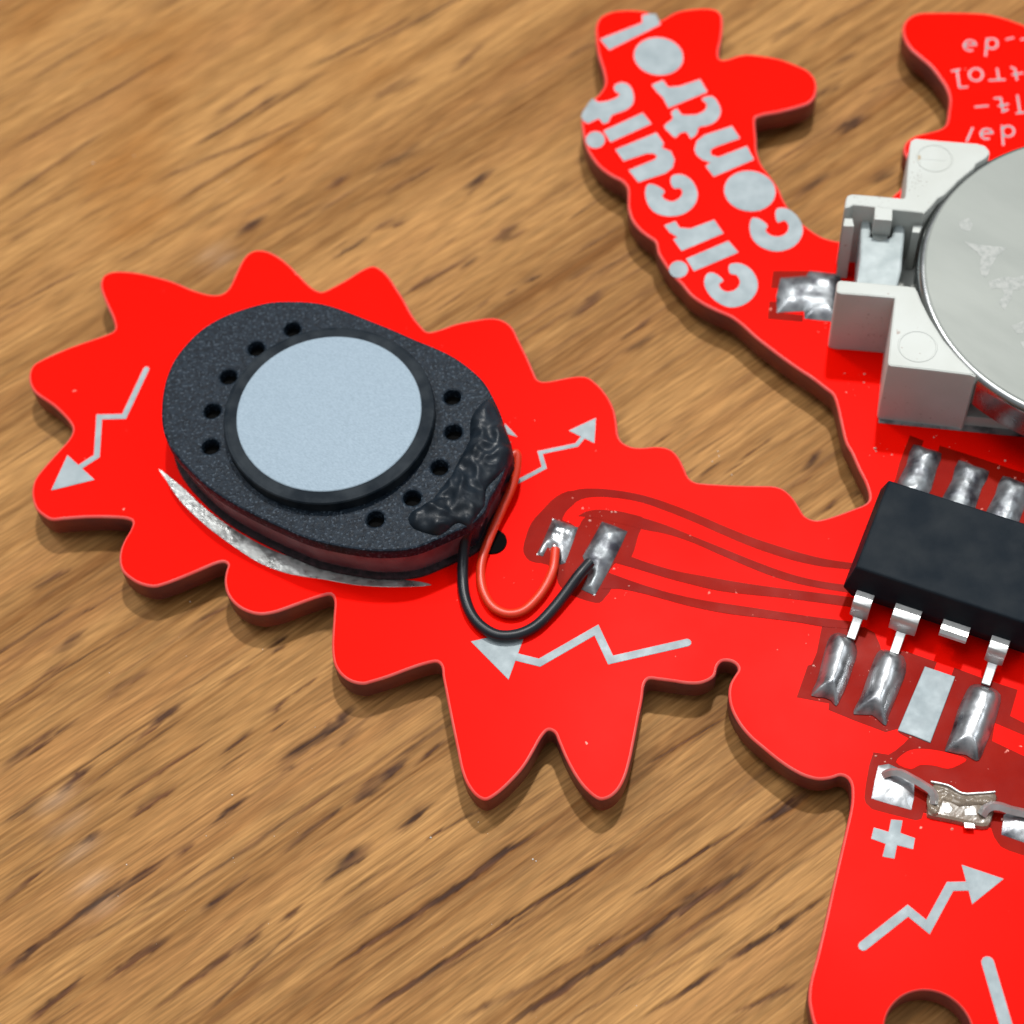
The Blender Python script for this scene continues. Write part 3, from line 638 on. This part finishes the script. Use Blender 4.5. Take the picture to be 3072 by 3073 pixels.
# ------------------------------------------------------------------ solder pads with solder
mound('solder_pad', TW('B', [(1430,1238),(1500,1262),(1572,1290),(1545,1370),(1500,1490),(1470,1500),(1440,1420),(1400,1400),(1375,1452),(1338,1442),(1370,1380)], B), B, .30, .6, SOLDER, ROOT, dome=True, res=.09, nz=.12, nscale=1.6, seed=1)
mound('solder_pad', TW('B', [(1708,1256),(1780,1280),(1852,1312),(1820,1385),(1740,1545),(1668,1674),(1592,1640),(1630,1560),(1600,1450),(1640,1380)], B), B, .38, .7, SOLDERD, ROOT, dome=True, res=.09, nz=.08, nscale=1.5, seed=2)
blobs = [[(1130,85),(1230,115),(1332,150),(1300,260),(1200,520),(1100,505),(990,455),(1080,230)],
         [(1458,198),(1570,240),(1678,282),(1625,400),(1520,640),(1420,610),(1310,575),(1410,340)],
         [(1778,312),(1890,350),(1990,395),(1940,520),(1830,750),(1730,715),(1625,680),(1720,450)],
         [(2090,430),(2300,500),(2190,760),(1990,690)]]
for i, b_ in enumerate(blobs):
    mound('solder_pad', smooth(TW('F', b_, B), 2), B, .55, .75, SOLDERD, ROOT, dome=True, res=.10, nz=.10, nscale=1.1, seed=5+i)
low = [[(530,22),(590,0),(690,50),(722,140),(690,250),(655,360),(600,480),(570,530),(530,490),(480,470),(390,455),(430,350),(460,240),(490,120)],
       [(865,150),(900,122),(970,130),(1060,175),(1075,280),(1040,380),(1000,480),(950,600),(930,672),(885,640),(830,595),(698,590),(700,555),(745,470),(790,340),(830,230)],
       [(1540,385),(1600,372),(1700,400),(1760,450),(1745,560),(1700,700),(1650,820),(1605,922),(1575,925),(1510,885),(1360,858),(1362,830),(1410,700),(1450,560),(1500,450)]]
for i, b_ in enumerate(low):
    mound('solder_pad', smooth(TW('G', b_, B), 2), B, .78, .85, SOLDER, ROOT, dome=True, res=.09, nz=.10, nscale=.8, seed=20+i)
prism('solder_pad', TW('G', [(1212,243),(1432,318),(1252,798),(1130,748),(1015,708)], B), B-.01, B+.08, TIN, ROOT, bev=.04)
mound('solder_pad', TW('E', [(168,568),(355,552),(378,515),(600,540),(620,700),(600,890),(340,862),(338,808),(142,818),(136,700)], B), B, .35, .9, SOLDERD, ROOT, dome=True, res=.10, nz=.10, nscale=.7, seed=30)
mound('solder_pad', TW('Z', [(240,700),(282,520),(400,500),(500,545),(560,620),(690,700),(685,880),(655,1020),(430,960),(205,890)], B), B, .16, .9, SOLDER, ROOT, dome=True, res=.08, nz=.06, nscale=1.5, seed=31)
mound('solder_pad', TW('Z', [(1700,1080),(1800,1010),(2100,1100),(2200,1250),(2200,1480),(1931,1390),(1675,1300)], B), B, .20, .9, SOLDER, ROOT, dome=True, res=.09, nz=.06, nscale=1.5, seed=32)

# ------------------------------------------------------------------ the speaker
ZP = B+3.2
plate = (T('A', [(1760,1735),(1600,1670),(1450,1600),(1300,1520),(1180,1440),(1080,1350),(990,1250),(940,1165),(917,1080),(914,980),(925,880),(950,790),(985,715),(1040,640),(1130,550),(1240,480),(1380,425)])
  + T('L', [(400,576),(550,572),(660,580),(745,599),(858,639),(975,686),(1094,734),(1211,786),(1328,834),(1433,885),(1533,956),(1608,1030),(1660,1120),(1705,1220),(1730,1320),(1745,1410),(1735,1500),(1700,1590),(1640,1690)])
  + T('B', [(1050,1190),(970,1270),(880,1310),(780,1355),(650,1405),(500,1422),(350,1415)]))
plw = ccw(smooth(W2(plate, ZP), 3))
vent = [circle(P(*T('L', [c])[0], ZP), .47, 18) for c in [(522,730),(318,840),(160,1000),(68,1193),(60,1395),(1427,1115),(1433,1313),(1355,1513),(1200,1685),(992,1805)]]
spk_o = prism('speaker', plw, ZP-.75, ZP, BLACK, ROOT, bev=.12, holes=vent)
tag(spk_o, 'black oval speaker with a silver disc in its middle')
prism('sound_hole_floor', offset(plw, .45), ZP-1.2, ZP-.70, HOLE, spk_o)
prism('speaker_side', offset(plw, .38), B+.2, ZP-.73, SIDE, spk_o)
prism('gasket', offset(plw, .02), B, B+.25, FELT, spk_o, bev=.1)
dpts = TW('L', [(205,1200),(1258,1180),(760,765),(740,1650),(330,950),(1130,935),(330,1500),(1140,1470)], ZP+.85)
dc, dr = fit_circle(dpts)
lathe('yoke_ring', dc, [(dr+.72, ZP-.01), (dr+.72, ZP+.70), (dr+.66, ZP+.78), (dr+.5, ZP+.81), (dr-.02, ZP+.80), (dr-.1, ZP+.7)], RING, spk_o)
lathe('magnet_disc', dc, [(dr, ZP+.5), (dr, ZP+.83), (dr-.05, ZP+.86)], DISC, spk_o)
gl = TW('B', [(1040,568),(1085,560),(1120,610),(1150,680),(1180,760),(1205,850),(1195,900),(1165,960),(1090,1040),(1058,1090),(1052,1170),(990,1250),(960,1290),(900,1270),(860,1290),(800,1340),(720,1330),(640,1300),(600,1235),(650,1180),(745,1130),(790,1060),(840,1010),(870,950),(905,880),(950,800),(955,700),(985,620)], ZP)
mound('glue', smooth(gl, 2), ZP-.35, .85, .95, GLUE, spk_o, res=.09, nz=.40, nscale=.85, seed=3, tip=1, label='wrinkled black glue over the wire ends')
mound('glue', smooth(TW('B', [(1120,770),(1180,760),(1215,840),(1215,900),(1160,960),(1120,1000),(1060,1100),(1000,1260),(940,1290),(930,1180),(1000,1050),(1080,940)], ZP-.6), 2), ZP-2.6, 2.3, .6, GLUE, spk_o, res=.13, nz=.5, nscale=1.2, seed=4, tip=1)
prism('glue', circle(P(*T('B', [(1090,1370)])[0], B), .78, 28), B, B+.12, HOLE, spk_o, bev=.08)

# ------------------------------------------------------------------ wires
def wire(name, t, pts, rad, m, label):
    c = []
    for x, y, z in pts:
        u, v = T(t, [(x, y)])[0]; a = P(u, v, z); c.append((a[0], a[1], z))
    c = smooth(c, 6, closed=False)
    return tube(name, c, rad, m, ROOT, seg=16, label=label)
wire('red_wire', 'B', [(1180,900,B+1.7),(1222,868,B+1.7),(1228,920,B+1.5),(1205,1040,B+1.1),(1140,1190,B+.75),(1075,1340,B+.5),(1032,1460,B+.4),(1022,1560,B+.35),(1042,1660,B+.33),(1095,1740,B+.33),(1175,1775,B+.33),(1255,1762,B+.35),(1335,1695,B+.4),(1400,1600,B+.5),(1432,1520,B+.6),(1445,1410,B+.55)], .25, REDW, 'thin red insulated wire from speaker to first pad')
wire('black_wire', 'B', [(960,1240,B+2.2),(955,1290,B+2.0),(940,1350,B+1.4),(925,1440,B+.8),(920,1560,B+.45),(932,1680,B+.36),(970,1780,B+.34),(1030,1850,B+.34),(1120,1897,B+.34),(1230,1893,B+.34),(1330,1848,B+.36),(1420,1762,B+.42),(1510,1650,B+.55),(1580,1555,B+.7),(1640,1485,B+.65)], .30, BLKW, 'thin black insulated wire from speaker to second pad')
lathe('bare_wire_end', P(*T('B', [(1440,1395)])[0], B+.5), [(.26, B), (.2, B+.5), (.05, B+.6)], SOLDER, ROOT, seg=16)

# ------------------------------------------------------------------ the chip
ZT = B+3.5; ZM = B+1.75
c0 = np.array(P(*T('F', [(958,345)])[0], ZT)); c1 = np.array(P(*T('F', [(722,962)])[0], ZT))
ex = c0-c1; wid = float(np.linalg.norm(ex)); ex /= wid                     # across the chip, away from us
ey = np.array([ex[1], -ex[0]]); LEN = 9.4                                 # along the chip, to the right
def q(a, b_): v = c1+ex*a+ey*b_; return (float(v[0]), float(v[1]))
def rect(g): return [q(-g, -g), q(wid+g, -g), q(wid+g, LEN+g), q(-g, LEN+g)]
V = []; lvz = [(-.0, B+.35), (.42, ZM-.08), (.42, ZM+.08), (.06, ZT-.08), (.0, ZT-.02), (-.07, ZT)]
for g, z in lvz: V += [(x, y, z) for x, y in rect(g)]
Fc = [(3, 2, 1, 0)]
for i in range(len(lvz)-1):
    for k in range(4): j = (k+1) % 4; Fc.append((i*4+k, i*4+j, i*4+4+j, i*4+4+k))
k = (len(lvz)-1)*4; Fc.append((k, k+1, k+2, k+3))
chip = link_mesh('chip', V, Fc, CHIP, ROOT, sharp=20); chip['label'] = 'black eight-legged chip'
md = chip.modifiers.new('bevel', 'BEVEL'); md.width = .05*MM; md.segments = 2; md.limit_method = 'ANGLE'
lathe('index_mark', P(3092, 1640, ZT), [(.58, ZT+.002), (.52, ZT+.014), (.40, ZT+.014), (.36, ZT+.002)], CHIP, chip, seg=32)
def pin(u, v, w, off=0.0, cut=False, far=False):
    """u,v: where the top of the shoulder shows"""
    a = np.array(P(u, v, ZM+.12)); d = ex if far else -ex
    a = a - d*(float((a-c1)@(-ex)) - .42 if not far else 0)                # onto the chip's side face
    if cut:
        pth = [(0, 0), (.62, 0), (.70, -.08), (.72, -.25)]; ws = [w]*4
    else:
        pth = [(0, 0), (.50, 0), (.66, -.05), (.76, -.2), (.82, -.45), (.88, -.92), (.90, -1.0), (.97, -1.05), (1.2, -1.15), (2.1, -1.35)]
        ws = [w, w, w, w, w, w, w*.8, .50, .48, .46]
    p3 = [(a[0]+d[0]*(s-.05), a[1]+d[1]*(s-.05), ZM+z) for s, z in pth]
    sheet('leg', p3, ws, .24, LEG, chip)
for (x, y, w, cut) in [(775,1185,.95,False),(1092,1285,1.4,False),(1440,1400,1.4,True),(1752,1530,.95,False)]:
    u, v = T('F', [(x, y)])[0]; pin(u, v, w, cut=cut)
for i in range(4):
    a = np.array(q(wid+.42, .95+2.54*i)); p3 = [(a[0]+ex[0]*s, a[1]+ex[1]*s, ZM+z) for s, z in [(-.05,0),(.4,0),(.55,-.1),(.62,-.4),(.66,-.95),(.8,-1.2)]]
    sheet('leg', p3, [1.3, 1.3, 1.3, 1.2, .6, .5], .24, LEG, chip)

# ------------------------------------------------------------------ small lens part in its slot
lens = prism('smoky_sensor', smooth(TW('Z', [(840,1010),(850,900),(880,760),(925,710),(1080,745),(1230,815),(1420,815),(1585,805),(1630,850),(1610,960),(1580,1090),(1530,1205),(1380,1200),(1180,1150),(960,1105),(840,1070)], B+.35), 2), B-1.2, B+.35, AMBER, ROOT, bev=.2, bottom=True)
lens['label'] = 'smoky clear two-lead part set into a slot'
prism('lens_rim', stroke(smooth(TW('Z', [(885,700),(1080,745),(1230,830),(1420,830),(1600,815)], B+.38), 4, closed=False), .10), B+.2, B+.44, LEG, lens, bev=.04)
for pts in ([(1005,945),(1075,935),(1125,1010),(1080,1060),(1000,1040)], [(1260,1010),(1375,990),(1395,1080),(1265,1078)], [(1250,1160),(1370,1170),(1380,1230),(1260,1220)]):
    prism('lead_frame', TW('Z', pts, B+.37), B+.25, B+.39, LEG, lens, bev=.03)
mound('lens_glue', smooth(TW('Z', [(850,800),(960,740),(1200,850),(1580,860),(1590,980),(1420,970),(1200,990),(1020,920),(960,1080),(860,1050)], B+.36), 2), B+.3, .16, .3, AMBER, lens, res=.09, nz=.25, nscale=2.2, seed=8)
def lead(pts, w):
    c = []
    for x, y, z in pts:
        u, v = T('Z', [(x, y)])[0]; a = P(u, v, z); c.append((a[0], a[1], z))
    c = smooth(c, 5, closed=False)
    return tube('lead', c, w*1.25, LEG, lens, seg=4)
lead([(340,620,B+.2),(440,590,B+.5),(540,600,B+.62),(660,660,B+.65),(800,740,B+.62),(880,800,B+.58),(920,880,B+.5),(920,960,B+.4)], .17)
lead([(1450,1080,B+.4),(1500,1010,B+.55),(1570,975,B+.65),(1660,980,B+.65),(1780,1020,B+.55),(1931,1055,B+.4),(2080,1100,B+.3)], .19)

# ------------------------------------------------------------------ battery holder
HZ = B+5.1
hold = prism('battery_holder', smooth(TW('E', [(575,600),(585,585),(605,579),(850,600),(1100,622),(1145,630),(1165,665),(1190,730),(1250,850),(1350,1010),(1460,1140),(1592,1272),(1575,1285),(1540,1270),(1250,1235),(970,1205),(948,1195),(942,1170),(965,950),(992,716),(990,713),(800,696),(608,682),(578,672),(570,655)], HZ), 1), B+.02, HZ, WHITE, ROOT, bev=.13)
hold['label'] = 'ivory plastic battery holder'
up = T('D', [(584,1565),(592,1500),(605,1468),(640,1455),(830,1470)]) + T('X', [(560,1112),(582,1100),(595,1000),(610,800),(635,520),(650,460),(700,432),(1000,460),(1400,490),(1490,515),(1540,570),(1545,610),(1500,660),(1390,725),(1370,770),(1180,925),(1160,950),(1030,1080),(960,1115),(905,1180),(880,1210),(797,1290),(775,1278),(620,1262),(440,1245),(245,1218),(100,1200),(0,1192)]) + T('D', [(625,1557)])
prism('holder_arm', W2(up, HZ), B+.02, HZ, WHITE, hold, bev=.10)
prism('holder_tongue', TW('X', [(245,1200),(445,1235),(440,1368),(238,1350)], HZ), HZ-1.35, HZ-.004, WHITE, hold, bev=.05)
prism('holder_post', TW('E', [(632,132),(690,135),(702,193),(622,190)], HZ-.4), B+.02, HZ-.4, WHITE, hold, bev=.04)
prism('holder_post', TW('X', [(680,1420),(785,1425),(748,1505),(664,1497)], HZ-.9), B+.9, HZ-.9, WHITE, hold, bev=.04)
# moulded circles on the top faces
def ring_mark(t, c, r):
    cc = P(*T(t, [c])[0], HZ)
    lathe('moulding_ring', cc, [(r+.05, HZ-.01), (r+.03, HZ+.014), (r-.03, HZ+.014), (r-.05, HZ-.01)], WHITE, hold, seg=48).data
def ring_only(t, c, r):
    cc = P(*T(t, [c])[0], HZ); V = []; Fc = []; sg = 56
    pr = [(r+.06, HZ+.001), (r+.025, HZ+.028), (r-.025, HZ+.028), (r-.06, HZ+.001)]
    for a, z in pr:
        for k in range(sg): th = 2*math.pi*k/sg; V.append((cc[0]+a*math.cos(th), cc[1]+a*math.sin(th), z))
    for i in range(3):
        for k in range(sg): j = (k+1) % sg; Fc.append((i*sg+k, i*sg+j, (i+1)*sg+j, (i+1)*sg+k))
    link_mesh('moulding_ring', V, Fc, WHITE, hold, sharp=30)
ring_only('Y', (727, 903), 1.0); ring_only('X', (918, 660), .98)
GRIMED = mat('grime_specks', (.16, .12, .10), .7, 0, .2, var=(.25, .19, .16), vscale=2000)
GRIME = mat('amber_grime', (.34, .25, .13), .5, 0, .4, var=(.5, .42, .3), vscale=900)
prism('moulding_slot', TW('X', [(725,625),(765,628),(1050,655),(1048,695),(770,668),(728,690)], HZ), HZ-.01, HZ+.012, WHITE, hold, bev=.01)
prism('moulding_slot', TW('X', [(725,628),(762,630),(764,668),(728,690)], HZ), HZ+.005, HZ+.016, GRIME, hold)
# floor of the holder
f0 = np.array(P(*T('E', [(880,1604)])[0], B)); f1 = np.array(P(*T('E', [(1931,1706)])[0], B)); fd = (f1-f0)/np.linalg.norm(f1-f0); fn = np.array([-fd[1], fd[0]])
fl = [tuple(f0+fd*.35+fn*.3), tuple(f0+fd*20+fn*.3), tuple(f0+fd*20+fn*15), tuple(f0+fd*.35+fn*15)]
prism('holder_floor', fl, B+.03, B+.85, WHITE, hold, bev=.06)
fl2 = [tuple(f0+fd*-.02-fn*.12), tuple(f0+fd*8-fn*.12), tuple(f0+fd*8+fn*.6), tuple(f0-fd*.02+fn*.6)]
prism('tinned_pad', fl2, B-.01, B+.03, SOLDER, hold)
clip = TW('X', [(85,1420),(92,1372),(120,1350),(165,1350),(190,1372),(204,1460),(190,1545),(400,1562),(435,1540),(458,1440),(480,1410),(520,1398),(565,1412),(586,1470),(575,1600),(560,1760),(548,1931),(60,1931),(72,1700)], HZ-1.3)
clb = TW('E', [(1012,640),(716,600)], HZ-1.3)
cl = clip[:-2] + clb + [clip[-1]]
prism('battery_contact', cl[:17]+[clb[0], clb[1], TW('X', [(70,1800)], HZ-1.3)[0]], B+.9, HZ-1.3, CLIP, hold, bev=.14)
prism('contact_notch', TW('X', [(205,1500),(390,1520),(385,1580),(300,1605),(225,1580)], HZ-1.3), HZ-1.32, HZ-1.27, mat('worn_contact', (.42, .45, .43), .4, .7, var=(.34, .37, .36)), hold)

# ------------------------------------------------------------------ the coin cell (sits in the holder: a thing of its own)
ZK = B+4.85
cp_ = [(3072,432),(2940,486),(2816,596),(2769,704),(2740,799),(2765,869),(2790,944),(2840,1018),(2918,1118),(3072,1234)]
kc, kr = fit_circle(W2(cp_, ZK)); print('coin', kc, kr, 'disc', dc, dr, 'chip width', wid)
coin = bpy.data.objects.new('coin_cell', None); COL.objects.link(coin); coin.location = (kc[0]*MM, kc[1]*MM, (ZK-3.2)*MM); coin.empty_display_size = .004
tag(coin, 'round silver coin cell battery with worn engraving, seated in the ivory holder', 'battery')
lathe('battery_can', kc, [(kr-1.6, ZK-3.2), (kr-1.3, ZK-3.1), (kr-.9, ZK-2.9), (kr-.8, ZK-2.6), (kr-.15, ZK-2.5), (kr, ZK-2.35), (kr, ZK-.55), (kr-.03, ZK-.35), (kr-.12, ZK-.17), (kr-.24, ZK-.07), (kr-.34, ZK-.05)], STEEL, coin, seg=200)
lathe('battery_face', kc, [(kr-.34, ZK-.2), (kr-.34, ZK-.05), (kr-.44, ZK)], COIN, coin, seg=200)
for pts in ([(1500,302),(1600,325),(1810,345),(1740,400),(1700,470),(1660,560),(1625,550),(1610,500),(1620,420),(1590,375),(1540,340)],
            [(1672,592),(1800,552),(1860,565),(1931,545),(1945,620),(1900,650),(1850,650),(1840,710),(1790,795),(1745,745),(1790,680),(1770,640),(1690,645)],
            [(1838,912),(1945,870),(2000,900),(1960,960),(1880,968)], [(1905,1030),(1985,1010),(2010,1080),(1940,1090)], [(1455,165),(1530,130),(1560,180),(1540,225),(1480,215)],
            [(2010,420),(2120,460),(2090,560),(2030,540)], [(2060,700),(2200,660),(2230,740),(2100,790)]):
    prism('engraving', TW('E', pts, ZK), ZK-.01, ZK+.008, MARK, coin)

# ------------------------------------------------------------------ flux crumbs on the board, dust and crumbs on the table
def crumbs(name, pts, zb, m, parent, seed):
    r = random.Random(seed); V = []; Fc = []
    for x, y, sz in pts:
        b0 = len(V); k = 6
        for j, (f, h) in enumerate(((1, 0), (.8, .45), (.25, .7))):
            for i in range(k):
                a = 2*math.pi*i/k+r.random()*.5; q_ = sz*f*r.uniform(.6, 1.25)
                V.append((x+q_*math.cos(a), y+q_*math.sin(a)*.8, zb+sz*h*r.uniform(.6, 1.1)-(.01 if j == 0 else 0)))
        for j in range(2):
            for i in range(k): i2 = (i+1) % k; Fc.append((b0+j*k+i, b0+j*k+i2, b0+j*k+k+i2, b0+j*k+k+i))
        Fc.append(tuple(b0+2*k+i for i in range(k)))
    o = link_mesh(name, V, Fc, m, parent, sharp=60); return o
def scatter(zones, z, seed):
    r = random.Random(seed); out = []
    for u, v, rad, n_, sz in zones:
        for _ in range(n_//2):
            a = r.random()*6.283; d = rad*math.sqrt(r.random()); x, y = P(u+d*math.cos(a), v+d*math.sin(a)*.8, z)
            out.append((x, y, sz*(.4+1.5*r.random()**3)))
    return out
fx = scatter([(1790,1560,70,34,.055),(1860,1750,60,22,.05),(1640,1700,120,14,.04),(2650,1345,50,14,.06),(2560,1150,50,20,.05),(2440,975,40,14,.07),(2780,1330,90,16,.05),(2960,1380,60,12,.06),
              (2480,2000,60,12,.05),(2600,2060,60,16,.05),(2640,2170,60,14,.05),(2720,2240,40,8,.05),(2900,2420,120,30,.05),(2640,2290,40,10,.05),(2830,2070,60,14,.05),(1480,1760,90,8,.035),
              (1300,1080,120,6,.03),(700,1200,400,10,.025),(2000,2100,300,8,.025),(1560,1290,60,6,.04)], B, 4)
hull = ccw([(x, y) for x, y in bs])
fx = [p for p in fx if inside(hull, p[0], p[1]) and not inside(slot, p[0], p[1])]
tag(crumbs('flux_residue', fx, B+.005, FLUX, ROOT, 3), kind='stuff')
dz = scatter([(2155,1358,14,5,.10),(2130,1385,14,3,.05),(1605,2577,10,5,.10),(1100,2380,500,16,.035),(500,2600,450,26,.03),(700,500,500,14,.035),(500,1900,300,18,.03),(1500,2800,500,20,.03),(2050,1500,200,8,.03)], 0, 8)
dz = [p for p in dz if not inside(hull, p[0], p[1])]
tag(crumbs('dust', dz, .01, DUST, None, 5), 'pale dust specks and crumbs scattered on the oak table', 'dust', 'stuff')

# grime specks on the holder's near faces and tops
def speck_faces():
    r = random.Random(9); V = []; Fc = []
    def add(p, sz, nrm):
        b0 = len(V); k = 5
        if nrm == 'z':
            for i in range(k): a = 6.283*i/k; V.append((p[0]+sz*math.cos(a)*r.uniform(.6, 1.3), p[1]+sz*math.sin(a)*r.uniform(.6, 1.3), p[2]))
        else:
            for i in range(k): a = 6.283*i/k; d = sz*math.cos(a)*r.uniform(.6, 1.5); V.append((p[0]+fd[0]*d, p[1]+fd[1]*d, p[2]+sz*math.sin(a)*r.uniform(.5, 1.2)))
        Fc.append(tuple(range(b0, b0+k)))
    tp = TW('E', [(608,682),(992,716)], HZ); bt = TW('E', [(970,1205),(1540,1270)], HZ)
    for (a, b_), n_, zc, zs in ((tp, 70, B+2.0, 1.1), (bt, 30, B+.9, .6)):
        a = np.array(a); b_ = np.array(b_)
        for _ in range(n_):
            t = r.betavariate(3, 1.8) if n_ > 40 else r.uniform(.05, .95); p = a+(b_-a)*t-fn*.006
            z = min(HZ-.5, max(B+.2, r.gauss(zc, zs))); add((p[0], p[1], z), .012+.045*r.random()**4, 'y')
    for _ in range(60):
        u, v = T('X', [(r.uniform(10, 420), r.uniform(1090, 1350))])[0]; x, y = P(u, v, HZ)
        if inside(ccw(W2(up, HZ)), x, y): add((x, y, HZ+.003), .01+.03*r.random()**3, 'z')
    for _ in range(60):
        u, v = T('X', [(r.gauss(720, 45), r.gauss(910, 60))])[0]; x, y = P(u, v, HZ); add((x, y, HZ+.003), .01+.025*r.random()**2, 'z')
    o = link_mesh('grime', V, Fc, GRIMED, hold, recalc=False, flat=True); o['kind'] = 'stuff'
speck_faces()
